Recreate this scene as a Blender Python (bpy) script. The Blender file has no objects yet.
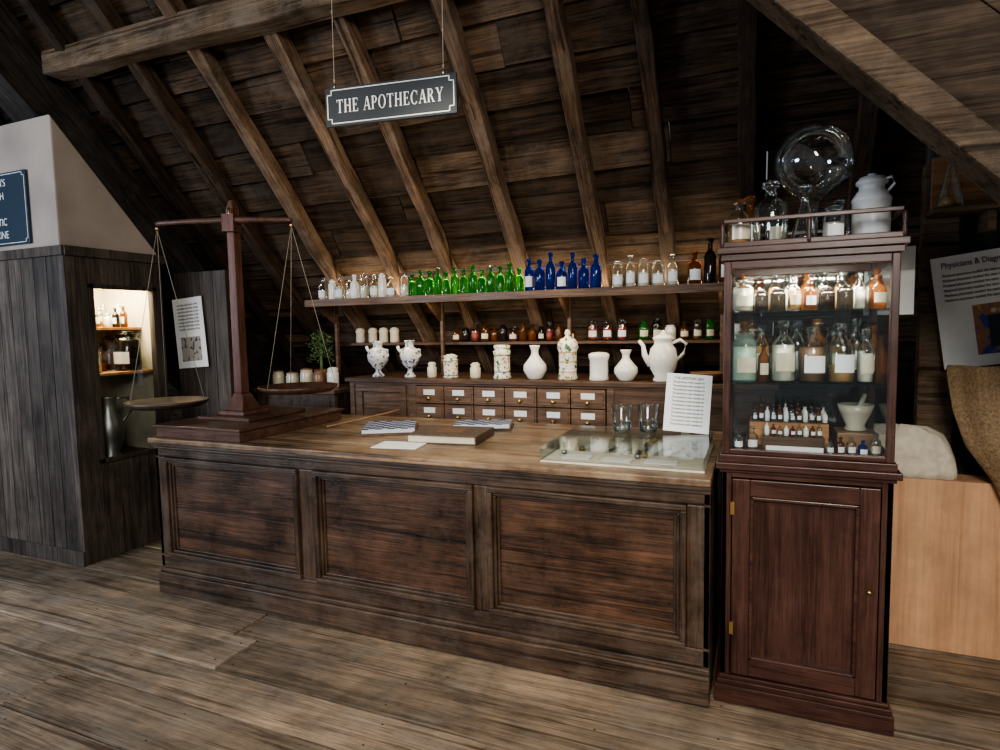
import bpy, math, random, bmesh
from mathutils import Vector, Matrix
random.seed(7)
R=random.uniform
pi=math.pi
# ------------------------------------------------------------ materials
def newmat(name):
    m=bpy.data.materials.new(name); m.use_nodes=True
    nt=m.node_tree; return m,nt,nt.nodes["Principled BSDF"]
def wood(name,dark,light,axis='X',scale=1.0,rough=.5,bump=.25,var=False,rotx=0,mott=.5,spec=.4,gray=None,vr=(.6,1.35),ga=.75,crack=.4):
    m,nt,p=newmat(name); N=nt.nodes.new; L=nt.links.new
    tc=N('ShaderNodeTexCoord'); src=tc.outputs['Object']
    if rotx:
        mr=N('ShaderNodeMapping'); mr.inputs['Rotation'].default_value=(rotx,0,0); L(src,mr.inputs[0]); src=mr.outputs[0]
    if var:
        at=N('ShaderNodeAttribute'); at.attribute_name='var'
        ml=N('ShaderNodeVectorMath'); ml.operation='MULTIPLY_ADD'
        L(at.outputs['Vector'],ml.inputs[0]); ml.inputs[1].default_value=(17,31,23); L(src,ml.inputs[2]); src=ml.outputs[0]
    def layer(cross,along,det,dist,rg):
        mp=N('ShaderNodeMapping'); s={'X':(along,cross,cross),'Y':(cross,along,cross),'Z':(cross,cross,along)}[axis]
        mp.inputs['Scale'].default_value=[k*scale for k in s]; L(src,mp.inputs[0])
        n=N('ShaderNodeTexNoise'); n.inputs['Scale'].default_value=1; n.inputs['Detail'].default_value=det
        n.inputs['Roughness'].default_value=rg; n.inputs['Distortion'].default_value=dist; L(mp.outputs[0],n.inputs[0]); return n
    n=layer(24,1.5,7,1.0,.65); nf=layer(170,5.5,5,.2,.7); nc=layer(34,.9,3,.5,.5)
    ad=N('ShaderNodeMath'); ad.operation='MULTIPLY_ADD'; ad.inputs[1].default_value=.5
    mm=N('ShaderNodeMath'); mm.operation='MULTIPLY'; mm.inputs[1].default_value=.5
    L(nf.outputs['Fac'],mm.inputs[0]); L(n.outputs['Fac'],ad.inputs[0]); L(mm.outputs[0],ad.inputs[2])
    r=N('ShaderNodeValToRGB'); r.color_ramp.elements[0].position=.39; r.color_ramp.elements[1].position=.61
    r.color_ramp.elements[0].color=(*dark,1); r.color_ramp.elements[1].color=(*light,1); L(ad.outputs[0],r.inputs[0])
    n2=N('ShaderNodeTexNoise'); n2.inputs['Scale'].default_value=2.8; n2.inputs['Detail'].default_value=9; n2.inputs['Roughness'].default_value=.7; L(src,n2.inputs[0])
    r2=N('ShaderNodeValToRGB'); r2.color_ramp.elements[0].position=.34; r2.color_ramp.elements[1].position=.66
    k=1-mott; r2.color_ramp.elements[0].color=(k,k,k,1); r2.color_ramp.elements[1].color=(1.25,1.2,1.15,1); L(n2.outputs['Fac'],r2.inputs[0])
    mx=N('ShaderNodeMix'); mx.data_type='RGBA'; mx.blend_type='MULTIPLY'; mx.inputs[0].default_value=1
    L(r.outputs[0],mx.inputs[6]); L(r2.outputs[0],mx.inputs[7]); out=mx.outputs[2]
    if gray:
        n3=N('ShaderNodeTexNoise'); n3.inputs['Scale'].default_value=4.1; n3.inputs['Detail'].default_value=9; n3.inputs['Roughness'].default_value=.75; L(src,n3.inputs[0])
        r3=N('ShaderNodeValToRGB'); r3.color_ramp.elements[0].position=.48; r3.color_ramp.elements[1].position=.68
        r3.color_ramp.elements[0].color=(0,0,0,1); r3.color_ramp.elements[1].color=(ga,ga,ga,1); L(n3.outputs['Fac'],r3.inputs[0])
        mg=N('ShaderNodeMix'); mg.data_type='RGBA'; L(r3.outputs[0],mg.inputs[0]); L(out,mg.inputs[6]); mg.inputs[7].default_value=(*gray,1); out=mg.outputs[2]
    rc=N('ShaderNodeValToRGB'); rc.color_ramp.elements[0].position=.60; rc.color_ramp.elements[1].position=.645
    c=1-crack; rc.color_ramp.elements[0].color=(1,1,1,1); rc.color_ramp.elements[1].color=(c,c*.95,c*.9,1); L(nc.outputs['Fac'],rc.inputs[0])
    mc=N('ShaderNodeMix'); mc.data_type='RGBA'; mc.blend_type='MULTIPLY'; mc.inputs[0].default_value=1
    L(out,mc.inputs[6]); L(rc.outputs[0],mc.inputs[7]); out=mc.outputs[2]
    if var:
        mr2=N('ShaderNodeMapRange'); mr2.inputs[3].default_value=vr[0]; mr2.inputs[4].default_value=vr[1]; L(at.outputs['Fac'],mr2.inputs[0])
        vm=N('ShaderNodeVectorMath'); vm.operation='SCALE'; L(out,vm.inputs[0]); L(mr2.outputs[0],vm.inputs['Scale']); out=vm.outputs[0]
    L(out,p.inputs['Base Color']); p.inputs['Specular IOR Level'].default_value=spec
    rr=N('ShaderNodeMapRange'); rr.inputs[1].default_value=.3; rr.inputs[2].default_value=.7; rr.inputs[3].default_value=rough-.1; rr.inputs[4].default_value=rough+.18
    L(n2.outputs['Fac'],rr.inputs[0]); L(rr.outputs[0],p.inputs['Roughness'])
    b=N('ShaderNodeBump'); b.inputs['Strength'].default_value=bump; b.inputs['Distance'].default_value=.008
    L(ad.outputs[0],b.inputs['Height']); L(b.outputs[0],p.inputs['Normal'])
    return m
def plain(name,col,rough=.5,metal=0,noise=0,nscale=20,bump=0,emit=0):
    m,nt,p=newmat(name); N=nt.nodes.new; L=nt.links.new
    p.inputs['Roughness'].default_value=rough; p.inputs['Metallic'].default_value=metal
    tc=N('ShaderNodeTexCoord'); n=N('ShaderNodeTexNoise'); n.inputs['Scale'].default_value=nscale; n.inputs['Detail'].default_value=5
    L(tc.outputs['Object'],n.inputs[0])
    r=N('ShaderNodeValToRGB'); r.color_ramp.elements[0].position=.3; r.color_ramp.elements[1].position=.7
    a=max(noise,.04)
    r.color_ramp.elements[0].color=(*[c*(1-a) for c in col],1); r.color_ramp.elements[1].color=(*[min(1,c*(1+a*.5)) for c in col],1)
    L(n.outputs['Fac'],r.inputs[0]); L(r.outputs[0],p.inputs['Base Color'])
    if bump:
        b=N('ShaderNodeBump'); b.inputs['Strength'].default_value=bump; b.inputs['Distance'].default_value=.01; L(n.outputs['Fac'],b.inputs['Height']); L(b.outputs[0],p.inputs['Normal'])
    if emit:
        p.inputs['Emission Color'].default_value=(*col,1); p.inputs['Emission Strength'].default_value=emit
    return m
def glass(name,col,tr=.45,rough=.04):
    m,nt,p=newmat(name); N=nt.nodes.new; L=nt.links.new
    p.inputs['Base Color'].default_value=(*col,1); p.inputs['Roughness'].default_value=rough
    p.inputs['Transmission Weight'].default_value=.8; p.inputs['IOR'].default_value=1.45
    t=N('ShaderNodeBsdfTransparent'); t.inputs[0].default_value=(*col,1)
    mx=N('ShaderNodeMixShader'); mx.inputs[0].default_value=tr
    L(p.outputs[0],mx.inputs[1]); L(t.outputs[0],mx.inputs[2]); L(mx.outputs[0],nt.nodes['Material Output'].inputs[0])
    return m
def thin(name,c0,c1,r0,r1,blend=.3):
    """thin-walled clear glass: transparent in the middle, darker and shinier at grazing edges"""
    m,nt,p=newmat(name); N=nt.nodes.new; L=nt.links.new
    p.inputs['Base Color'].default_value=(.9,.93,.93,1); p.inputs['Roughness'].default_value=.06; p.inputs['Metallic'].default_value=1
    lw=N('ShaderNodeLayerWeight'); lw.inputs[0].default_value=blend
    r=N('ShaderNodeValToRGB'); r.color_ramp.elements[0].position=.2; r.color_ramp.elements[1].position=.9
    r.color_ramp.elements[0].color=(*c0,1); r.color_ramp.elements[1].color=(*c1,1); L(lw.outputs['Facing'],r.inputs[0])
    t=N('ShaderNodeBsdfTransparent'); L(r.outputs[0],t.inputs[0])
    mr=N('ShaderNodeMapRange'); mr.inputs[3].default_value=r0; mr.inputs[4].default_value=r1; L(lw.outputs['Fresnel'],mr.inputs[0])
    mx=N('ShaderNodeMixShader'); L(mr.outputs[0],mx.inputs[0]); L(t.outputs[0],mx.inputs[1]); L(p.outputs[0],mx.inputs[2])
    L(mx.outputs[0],nt.nodes['Material Output'].inputs[0]); return m
def floral(name,base,c,sc=42,c2=None):
    m,nt,p=newmat(name); N=nt.nodes.new; L=nt.links.new
    tc=N('ShaderNodeTexCoord'); v=N('ShaderNodeTexNoise'); v.inputs['Scale'].default_value=sc; v.inputs['Detail'].default_value=3; L(tc.outputs['Object'],v.inputs[0])
    r=N('ShaderNodeValToRGB'); r.color_ramp.elements[0].position=.39; r.color_ramp.elements[1].position=.44
    r.color_ramp.elements[0].color=(*c,1); r.color_ramp.elements[1].color=(*base,1)
    if c2:
        a=r.color_ramp.elements.new(.58); a.color=(*base,1); a=r.color_ramp.elements.new(.62); a.color=(*c2,1)
    L(v.outputs['Fac'],r.inputs[0]); L(r.outputs[0],p.inputs['Base Color'])
    p.inputs['Roughness'].default_value=.15; return m

SL=math.atan(1.08)
M={}
M['floor']=wood('floor_oak',(.13,.092,.062),(.43,.325,.225),'X',.8,.6,.5,True,mott=.5,gray=(.27,.225,.18),vr=(.62,1.22),spec=.25,ga=.7,crack=.5)
M['gap']=plain('floor_gap',(.012,.009,.007),.9)
M['roof']=wood('roof_boards',(.022,.015,.010),(.125,.082,.052),'X',.8,.8,.6,True,mott=.6,spec=.12,gray=(.090,.068,.050),vr=(.45,1.45),crack=.6)
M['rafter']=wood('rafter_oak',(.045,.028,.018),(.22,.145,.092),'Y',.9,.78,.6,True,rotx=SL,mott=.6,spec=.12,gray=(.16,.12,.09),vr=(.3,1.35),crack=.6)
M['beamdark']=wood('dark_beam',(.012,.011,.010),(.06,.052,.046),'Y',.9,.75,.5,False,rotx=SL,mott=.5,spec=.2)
M['purlin']=wood('purlin_oak',(.055,.038,.025),(.22,.155,.10),'X',.9,.78,.6,False,mott=.55,spec=.15,gray=(.18,.145,.11),crack=.6)
M['brace']=wood('brace_oak',(.040,.028,.019),(.16,.115,.08),'X',.8,.78,.5,False,mott=.55,spec=.15,gray=(.12,.095,.07),crack=.6)
M['sboard']=wood('sloping_boards',(.030,.022,.016),(.095,.070,.052),'X',.8,.8,.5,True,mott=.5,spec=.1,vr=(.8,1.1))
M['cx']=wood('counter_oak_x',(.020,.012,.008),(.115,.070,.043),'X',.9,.42,.5,False,mott=.6,gray=(.11,.080,.058),ga=.7,crack=.55)
M['cz']=wood('counter_oak_z',(.020,.012,.008),(.110,.066,.040),'Z',.9,.42,.5,False,mott=.6,gray=(.11,.080,.058),ga=.7,crack=.55)
M['cpan']=wood('counter_panel',(.020,.011,.007),(.145,.070,.037),'X',.9,.40,.5,False,mott=.75,gray=(.095,.055,.034),ga=.65,crack=.6)
M['ctop']=wood('counter_top',(.095,.060,.035),(.34,.225,.135),'X',.8,.36,.35,False,mott=.6,gray=(.32,.24,.16),crack=.55)
M['cbx']=wood('cabinet_mahogany_x',(.022,.009,.007),(.085,.037,.026),'X',.9,.32,.06,False,mott=.35,crack=.15)
M['cbz']=wood('cabinet_mahogany_z',(.022,.009,.007),(.085,.037,.026),'Z',.9,.32,.06,False,mott=.35,crack=.15)
M['shelf']=wood('shelf_wood',(.035,.019,.011),(.15,.083,.046),'X',1,.5,.2,False,mott=.4)
M['drw']=wood('drawer_wood',(.055,.030,.017),(.23,.132,.074),'X',1,.45,.2,False,mott=.4)
M['booth']=wood('booth_boards',(.030,.023,.019),(.125,.100,.082),'Z',.9,.55,.4,True,mott=.45,crack=.5)
M['ply']=wood('plywood',(.42,.235,.13),(.56,.335,.19),'Z',.3,.5,.03,False,mott=.15,crack=.12)
M['orange']=wood('pine_orange',(.18,.08,.03),(.42,.21,.09),'X',1,.5,.1,False,mott=.3,crack=.2)
M['scale']=wood('scale_mahogany',(.050,.021,.014),(.16,.070,.046),'Z',1,.35,.1,False,mott=.3,crack=.2)
M['scalex']=wood('scale_mahogany_x',(.040,.020,.013),(.14,.070,.046),'X',1,.38,.1,False,mott=.3,crack=.2)
M['plaster']=plain('plaster',(.36,.30,.25),.85,0,.25,2.5,.25)
M['dark']=plain('dark_lining',(.015,.012,.010),.8)
M['sign']=plain('sign_slate',(.024,.029,.033),.75)
M['signblue']=plain('sign_blue',(.014,.030,.05),.5)
M['white']=plain('white_paint',(.66,.66,.64),.7)
M['paper']=plain('paper',(.72,.73,.72),.8)
M['ink']=plain('ink',(.03,.03,.03),.7)
M['ceramic']=plain('ceramic_white',(.70,.68,.62),.15)
M['cream']=plain('ceramic_cream',(.56,.50,.38),.25,0,.12,15)
M['ybrown']=plain('stoneware_brown',(.22,.12,.06),.35)
M['leather']=plain('old_leather',(.10,.065,.045),.5,0,.4,25,.2)
M['floral']=floral('ceramic_floral',(.70,.67,.56),(.08,.15,.06),40,(.42,.25,.07))
M['delft']=floral('ceramic_delft',(.62,.62,.60),(.06,.07,.16))
M['gclear']=thin('glass_clear',(.93,.95,.94),(.48,.52,.52),.04,.75)
M['gglobe']=thin('glass_globe',(.92,.94,.94),(.60,.66,.68),.09,.65)
M['gcase']=thin('glass_case',(.95,.97,.97),(.85,.90,.90),.05,.55)
M['ggreen']=glass('glass_green',(.12,.58,.12),.5)
M['gblue']=glass('glass_blue',(.02,.08,.50),.4)
M['gamber']=glass('glass_amber',(.40,.17,.05),.4)
M['gdark']=glass('glass_dark',(.05,.04,.03),.2)
M['gred']=plain('red_powder',(.30,.05,.04),.4)
M['gteal']=glass('glass_teal',(.62,.80,.74),.5)
M['powder']=plain('powder_white',(.60,.55,.46),.7)
M['ochre']=plain('powder_ochre',(.40,.22,.07),.6)
M['brownp']=plain('powder_brown',(.16,.08,.04),.6)
M['pane']=thin('window_glass',(.95,.97,.97),(.9,.92,.92),.03,.5)
M['gshelf']=thin('glass_shelf',(.86,.93,.91),(.35,.5,.47),.06,.5)
M['brass']=plain('brass',(.55,.38,.14),.35,1)
M['iron']=plain('iron',(.10,.09,.085),.45,1)
M['panm']=plain('tarnished_pan',(.10,.075,.055),.5,.6,.3,12)
M['steel']=plain('pewter',(.36,.37,.35),.4,1)
M['enamel']=plain('enamel_white',(.58,.59,.58),.35)
M['string']=plain('string',(.30,.25,.18),.8)
M['burlap']=plain('burlap',(.34,.235,.135),.95,0,.4,90,.6)
M['linen']=plain('linen',(.58,.52,.41),.9,0,.2,30,.4)
M['leaf']=plain('herb_leaf',(.10,.16,.05),.7,0,.4,60)
M['tblue']=plain('tile_blue',(.03,.05,.12),.4)
M['twhite']=plain('tile_white',(.50,.52,.55),.4)
M['pic']=floral('picture_print',(.32,.17,.12),(.06,.10,.28),14,(.45,.36,.20))
M['picg']=floral('picture_engraving',(.34,.32,.29),(.09,.08,.07),22)
M['led']=plain('led_strip',(1,.82,.55),.5,0,0,1,0,5)
# ------------------------------------------------------------ mesh builder
class B:
    def __init__(s): s.v=[];s.f=[];s.m=[];s.s=[];s.a=[];s.mats=[]
    def mi(s,k):
        if k not in s.mats: s.mats.append(k)
        return s.mats.index(k)
    def add(s,vs,fs,mat,smooth=False,var=0.,X=None):
        o=len(s.v)
        for p in vs:
            s.v.append(tuple(X@Vector(p)) if X is not None else tuple(p))
        k=s.mi(mat)
        for f in fs: s.f.append([o+i for i in f]); s.m.append(k); s.s.append(smooth); s.a.append(var)
        return s
    def box(s,x0,x1,y0,y1,z0,z1,mat,var=0.,X=None):
        vs=[(x,y,z) for z in(z0,z1) for y in(y0,y1) for x in(x0,x1)]
        return s.add(vs,[(0,2,3,1),(4,5,7,6),(0,1,5,4),(2,6,7,3),(0,4,6,2),(1,3,7,5)],mat,False,var,X)
    def frus(s,cx,cy,z0,z1,a0,b0,a1,b1,mat,X=None):
        vs=[(cx+i*a0,cy+j*b0,z0) for j in(-1,1) for i in(-1,1)]+[(cx+i*a1,cy+j*b1,z1) for j in(-1,1) for i in(-1,1)]
        return s.add(vs,[(0,2,3,1),(4,5,7,6),(0,1,5,4),(2,6,7,3),(0,4,6,2),(1,3,7,5)],mat,False,0,X)
    def prism(s,poly,y0,y1,mat,X=None):
        n=len(poly); vs=[(x,y0,z) for x,z in poly]+[(x,y1,z) for x,z in poly]
        fs=[tuple(range(n)),tuple(reversed(range(n,2*n)))]+[(i,i+n,(i+1)%n+n,(i+1)%n) for i in range(n)]
        return s.add(vs,fs,mat,False,0,X)
    def lathe(s,prof,c,mat,seg=18,sx=1,sy=1,X=None,ph=0,smooth=True):
        vs=[];fs=[];n=len(prof)
        for r,z in prof:
            for i in range(seg):
                a=2*pi*i/seg+ph; vs.append((c[0]+r*sx*math.cos(a),c[1]+r*sy*math.sin(a),c[2]+z))
        for j in range(n-1):
            for i in range(seg):
                k=(i+1)%seg; fs.append((j*seg+i,j*seg+k,(j+1)*seg+k,(j+1)*seg+i))
        fs.append(tuple(reversed(range(seg)))); fs.append(tuple((n-1)*seg+i for i in range(seg)))
        return s.add(vs,fs,mat,smooth,0,X)
    def arc(s,c,r,z0,z1,a0,half,mat,seg=8):
        vs=[];fs=[]
        for i in range(seg+1):
            a=a0-half+2*half*i/seg
            for z in(z0,z1): vs.append((c[0]+r*math.cos(a),c[1]+r*math.sin(a),c[2]+z))
        for i in range(seg): fs.append((2*i,2*i+2,2*i+3,2*i+1))
        return s.add(vs,fs,mat,True)
    def tube(s,pts,r,mat,seg=8):
        pts=[Vector(p) for p in pts]; n=len(pts); vs=[];fs=[]
        rr=r if isinstance(r,(list,tuple)) else [r]*n
        up=Vector((0,0,1))
        for i,p in enumerate(pts):
            t=(pts[min(i+1,n-1)]-pts[max(i-1,0)]).normalized()
            u=t.cross(up)
            if u.length<.05: u=t.cross(Vector((0,1,0)))
            u.normalize(); w=t.cross(u)
            for k in range(seg):
                a=2*pi*k/seg; vs.append(tuple(p+rr[i]*(math.cos(a)*u+math.sin(a)*w)))
        for j in range(n-1):
            for i in range(seg):
                k=(i+1)%seg; fs.append((j*seg+i,j*seg+k,(j+1)*seg+k,(j+1)*seg+i))
        fs.append(tuple(reversed(range(seg)))); fs.append(tuple((n-1)*seg+i for i in range(seg)))
        return s.add(vs,fs,mat,True)
    def obj(s,name,bevel=0,parent=None):
        me=bpy.data.meshes.new(name); me.from_pydata(s.v,[],s.f); me.update()
        for k in s.mats: me.materials.append(M[k])
        me.polygons.foreach_set('material_index',s.m); me.polygons.foreach_set('use_smooth',s.s)
        at=me.attributes.new('var','FLOAT','FACE'); at.data.foreach_set('value',s.a)
        bm=bmesh.new(); bm.from_mesh(me); bmesh.ops.recalc_face_normals(bm,faces=bm.faces); bm.to_mesh(me); bm.free()
        o=bpy.data.objects.new(name,me); bpy.context.scene.collection.objects.link(o)
        if bevel:
            b=o.modifiers.new('bevel','BEVEL'); b.width=bevel; b.segments=2; b.limit_method='ANGLE'; b.angle_limit=math.radians(50)
        if parent: o.parent=parent
        return o
def empty(name):
    o=bpy.data.objects.new(name,None); bpy.context.scene.collection.objects.link(o); return o
def text(name,body,size,loc,rot,mat,parent=None,align='CENTER',sx=1,ext=.0006):
    c=bpy.data.curves.new(name,'FONT'); c.body=body; c.size=size; c.align_x=align; c.align_y='CENTER'; c.extrude=ext
    c.materials.append(M[mat]); o=bpy.data.objects.new(name,c); bpy.context.scene.collection.objects.link(o)
    o.location=loc; o.rotation_euler=rot; o.scale=(sx,1,1)
    if parent: o.parent=parent
    return o
# serif capitals built from strokes (unit height); returns list of polygons and advance
def glyph(ch):
    P=[]; S=.17; T=.06; F=.05
    def rect(x0,x1,z0,z1): P.append([(x0,z0),(x1,z0),(x1,z1),(x0,z1)])
    def stem(x): rect(x,x+S,0,1); rect(x-F*1.3,x+S+F*1.3,0,T*.8); rect(x-F*1.3,x+S+F*1.3,1-T*.8,1)
    def diag(x0,z0,x1,z1,w): P.append([(x0,z0),(x0+w,z0),(x1+w,z1),(x1,z1)])
    def ring(cx,cz,rx,rz,tx,tz,a0,a1,n=20):
        for i in range(n):
            a=a0+(a1-a0)*i/n; b=a0+(a1-a0)*(i+1)/n
            P.append([(cx+rx*math.cos(a),cz+rz*math.sin(a)),(cx+rx*math.cos(b),cz+rz*math.sin(b)),(cx+(rx-tx)*math.cos(b),cz+(rz-tz)*math.sin(b)),(cx+(rx-tx)*math.cos(a),cz+(rz-tz)*math.sin(a))])
    if ch=='T': rect(.315,.485,0,1); rect(.24,.56,0,T*.8); rect(.02,.78,1-T,1); rect(.02,.06,.78,1); rect(.74,.78,.78,1); return P,.84
    if ch=='H': stem(.08); stem(.62); rect(.2,.64,.48,.48+T); return P,.94
    if ch=='E': stem(.08); rect(.1,.64,0,T); rect(.1,.62,1-T,1); rect(.2,.48,.49,.49+T); rect(.60,.65,0,.22); rect(.58,.62,.8,1); rect(.46,.49,.40,.64); return P,.74
    if ch=='A': diag(.08,0,.42,1,.06); diag(.66,0,.38,1,.17); rect(.2,.68,.30,.30+T); rect(0,.24,0,T*.8); rect(.60,.90,0,T*.8); return P,.90
    if ch=='P': stem(.08); ring(.30,.73,.36,.27,.16,.055,-pi/2,pi/2,12); rect(.2,.31,1-T,1); rect(.2,.31,.46,.51); return P,.72
    if ch=='R': stem(.08); ring(.30,.75,.34,.25,.16,.055,-pi/2,pi/2,12); rect(.2,.31,1-T,1); rect(.2,.31,.5,.55); diag(.62,0,.32,.52,.17); rect(.60,.86,0,T*.8); return P,.86
    if ch=='O': ring(.46,.5,.43,.52,.16,.05,0,2*pi,28); return P,.95
    if ch=='C': ring(.46,.5,.43,.52,.16,.05,.75,2*pi-.75,24); rect(.74,.78,.66,.98); return P,.86
    if ch=='Y': rect(.36,.53,0,.5); diag(.37,.45,.08,1,.17); diag(.44,.45,.72,1,.06); rect(.27,.60,0,T*.8); rect(0,.30,1-T*.8,1); rect(.62,.86,1-T*.8,1); return P,.84
    return P,.40
def serif(body,h,cx,cz,y,mat,name,parent,width):
    tot=sum(glyph(c)[1]+.08 for c in body); sx=width/(tot*h)
    x=-tot/2; b=B(); k=0
    for c in body:
        P,a=glyph(c)
        for q in P:
            b.prism([(cx+(x+px)*h*sx,cz+(pz-.5)*h) for px,pz in q],y-.001-.00004*(k%7),y+.002,mat); k+=1
        x+=a+.08
    return b.obj(name,0,parent)
ca,sa=math.cos(SL),math.sin(SL)
XR=Matrix(((1,0,0,0),(0,-ca,-sa,5.1),(0,sa,-ca,.652),(0,0,0,1)))
# ------------------------------------------------------------ room
b=B(); y=-2.0
while y<5.2:
    w=R(.20,.33); x=-7.5-R(0,2)
    while x<3.2:
        l=R(2.2,4.4); dz=R(-.004,.004); v=R(0,1); x1=min(x+l,3.4)-.008; g=R(-.004,.004)
        vs=[(x,y,-.04),(x1,y,-.04),(x,y+w-.013,-.04),(x1,y+w-.013,-.04),(x,y+g,dz),(x1,y-g,dz),(x,y+w-.013+g,dz),(x1,y+w-.013-g,dz)]
        b.add(vs,[(0,2,3,1),(4,5,7,6),(0,1,5,4),(2,6,7,3),(0,4,6,2),(1,3,7,5)],'floor',False,v)
        for nx in (x+.05,x1-.05,x+l*.35,x+l*.68):
            if nx<x1:
                for ny in (y+.05,y+w-.06): b.lathe([(.006,0),(.004,.0012)],(nx,ny,dz),'iron',6)
        x+=l
    y+=w
b.box(-7.6,3.4,-2,5.2,-.08,-.032,'gap')
b.obj('floor',.004)
b=B(); s=-.4
while s<5.4:
    w=R(.15,.24); x=-7.5-R(0,2)
    while x<3.4:
        l=R(1.2,3.2); t=R(-.008,.012); t2=R(-.008,.008)
        v=R(0,1); x1=min(x+l,3.5)-.007; g=R(-.012,.012)
        vs=[(x,s,-.03),(x1,s,-.03),(x,s+w+.01,-.03),(x1,s+w+.01,-.03),
            (x,s+g,.026+t),(x1,s-g,.026+t+t2),(x,s+w+.01,t-.008),(x1,s+w+.01,t-.008)]
        b.add(vs,[(0,2,3,1),(4,5,7,6),(0,1,5,4),(2,6,7,3),(0,4,6,2),(1,3,7,5)],'roof',False,v,XR); x+=l
    s+=w
b.obj('ceiling')
def beam(name,x,w,s0,s1,t0,t1,mat,jit=.008,xs=0,var=None):
    b=B(); n=26; vs=[];fs=[]; ph=R(0,6)
    for i in range(n+1):
        k=i/n; ss=s0+(s1-s0)*k; dx=xs*k+jit*math.sin(ph+5*k)+R(-jit,jit)*.5; ww=w*(1+R(-.11,.11))
        for (p,q) in((-1,t0),(1,t0),(1,t1+R(-jit,jit)),(-1,t1+R(-jit,jit))): vs.append((x+dx+p*ww/2,ss,q))
    for i in range(n):
        for k in range(4):
            a=i*4+k; c=i*4+(k+1)%4; fs.append((a,c,c+4,a+4))
    fs+= [(3,2,1,0),tuple(n*4+k for k in range(4))]
    b.add(vs,fs,mat,False,R(0,1) if var is None else var,XR); return b.obj(name,.006)
for x,w,v in((-3.95,.08,.0),(-3.48,.085,.15),(-2.98,.085,.9),(-2.42,.085,.95),(-1.98,.075,.8),(-1.44,.085,.6),(-.90,.075,.45),(-.50,.075,.25),(-.05,.08,.05),(.47,.08,.25),(.95,.09,0),(1.5,.09,0)):  # third value is tone: bright mid-left, dark outer rafters; light falloff put into colour
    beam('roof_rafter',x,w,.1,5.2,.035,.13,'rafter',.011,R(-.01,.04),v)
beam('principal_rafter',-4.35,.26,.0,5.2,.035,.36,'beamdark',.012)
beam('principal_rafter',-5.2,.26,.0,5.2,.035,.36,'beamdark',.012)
b=B(); n=24; vs=[];fs=[]
for i in range(n+1):
    x=-4.12+i*(7.1/n); j=R(-.010,.010)
    for (p,q) in((-.07,-.075),(.07,-.075),(.07,.075),(-.07,.075)): vs.append((x,2.60+p+j,3.19-.018*(x+4.12)+q+R(-.010,.010)))
for i in range(n):
    for k in range(4):
        a=i*4+k; c=i*4+(k+1)%4; fs.append((a,c,c+4,a+4))
fs+=[(3,2,1,0),tuple(n*4+k for k in range(4))]
b.add(vs,fs,'purlin').obj('roof_purlin',.012)
A=math.atan2(-.63,.61)
XB=Matrix.Translation((0,2.1,2.48))@Matrix.Rotation(-A,4,'Y')
b=B(); b.box(-1.0,2.4,-.05,.10,0,.085,'brace',0,XB); b.obj('diagonal_brace',.01)
b=B()
for i in range(4): b.box(-.55,2.4,-.01,.03,.088+i*.22,.305+i*.22,'sboard',.3+.12*i,XB)
b.obj('sloping_board_panel',.004)
# booth
b=B()
for i in range(9):
    x=-5.2+i*.13
    b.box(x,x+.122,2.5,2.53,.0,2.0,'booth',R(0,1))
b.box(-5.2,-4.0,2.53,2.535,0,2.0,'dark')
b.box(-5.2,-3.98,2.485,2.55,2.0,2.06,'booth',.5)
b.box(-5.2,-3.985,2.487,2.5,0,.10,'booth',.4)
b.box(-4.04,-3.99,2.5,2.66,0,2.0,'booth',.4); b.box(-4.04,-3.99,3.10,3.18,0,2.0,'booth',.3)
b.box(-4.04,-3.992,2.66,3.10,0,.66,'booth',.35); b.box(-4.04,-3.992,2.66,3.10,1.81,2.0,'booth',.5)
b.box(-4.06,-3.97,2.5,3.2,2.0,2.06,'booth',.5)
for (y0,y1,z0,z1) in((2.64,2.67,.65,1.83),(3.09,3.12,.65,1.83),(2.64,3.12,.65,.68),(2.64,3.12,1.80,1.83)):
    b.box(-3.992,-3.975,y0,y1,z0,z1,'booth',.1)
b.box(-4.62,-4.60,2.55,3.2,0,2.0,'cream'); b.box(-4.62,-4.02,3.16,3.18,0,2.0,'cream'); b.box(-4.62,-4.02,2.536,2.55,0,2.0,'orange')
b.box(-4.62,-4.02,2.536,3.18,.60,.64,'shelf'); b.box(-4.60,-4.06,2.55,3.16,1.22,1.24,'orange'); b.box(-4.60,-4.2,2.55,3.16,1.53,1.55,'orange')
b.box(-5.2,-4.04,2.55,3.18,1.96,1.99,'dark')
b.obj('wall_left',.003)
b=B(); b.box(-4.01,-4.006,2.66,3.10,.67,1.81,'pane'); b.obj('window_1')
b=B()
vs=[(-5.3,2.5,2.06),(-4.02,2.5,2.06),(-4.02,3.18,2.06),(-5.3,3.18,2.06),(-5.3,2.5,2.86),(-4.02,2.5,2.86),(-4.02,3.18,2.08),(-5.3,3.18,2.08)]
b.add(vs,[(0,3,2,1),(4,5,6,7),(0,1,5,4),(1,2,6,5),(2,3,7,6),(3,0,4,7)],'plaster').obj('wall_gable',.01)
b=B(); 
for i in range(4): b.box(-4.06+i*.13,-4.06+i*.13+.125,3.34,3.37,0,1.95,'booth',.0+.1*i)
b.obj('door_1',.003)
b=B()
for i in range(12):
    x=.72+i*.16; b.box(x,x+.153,3.44,3.47,0,2.3,'booth',R(.0,.6))
b.box(.70,.84,3.37,3.44,0,2.2,'purlin',.6)
b.obj('wall_right',.006)
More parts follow.
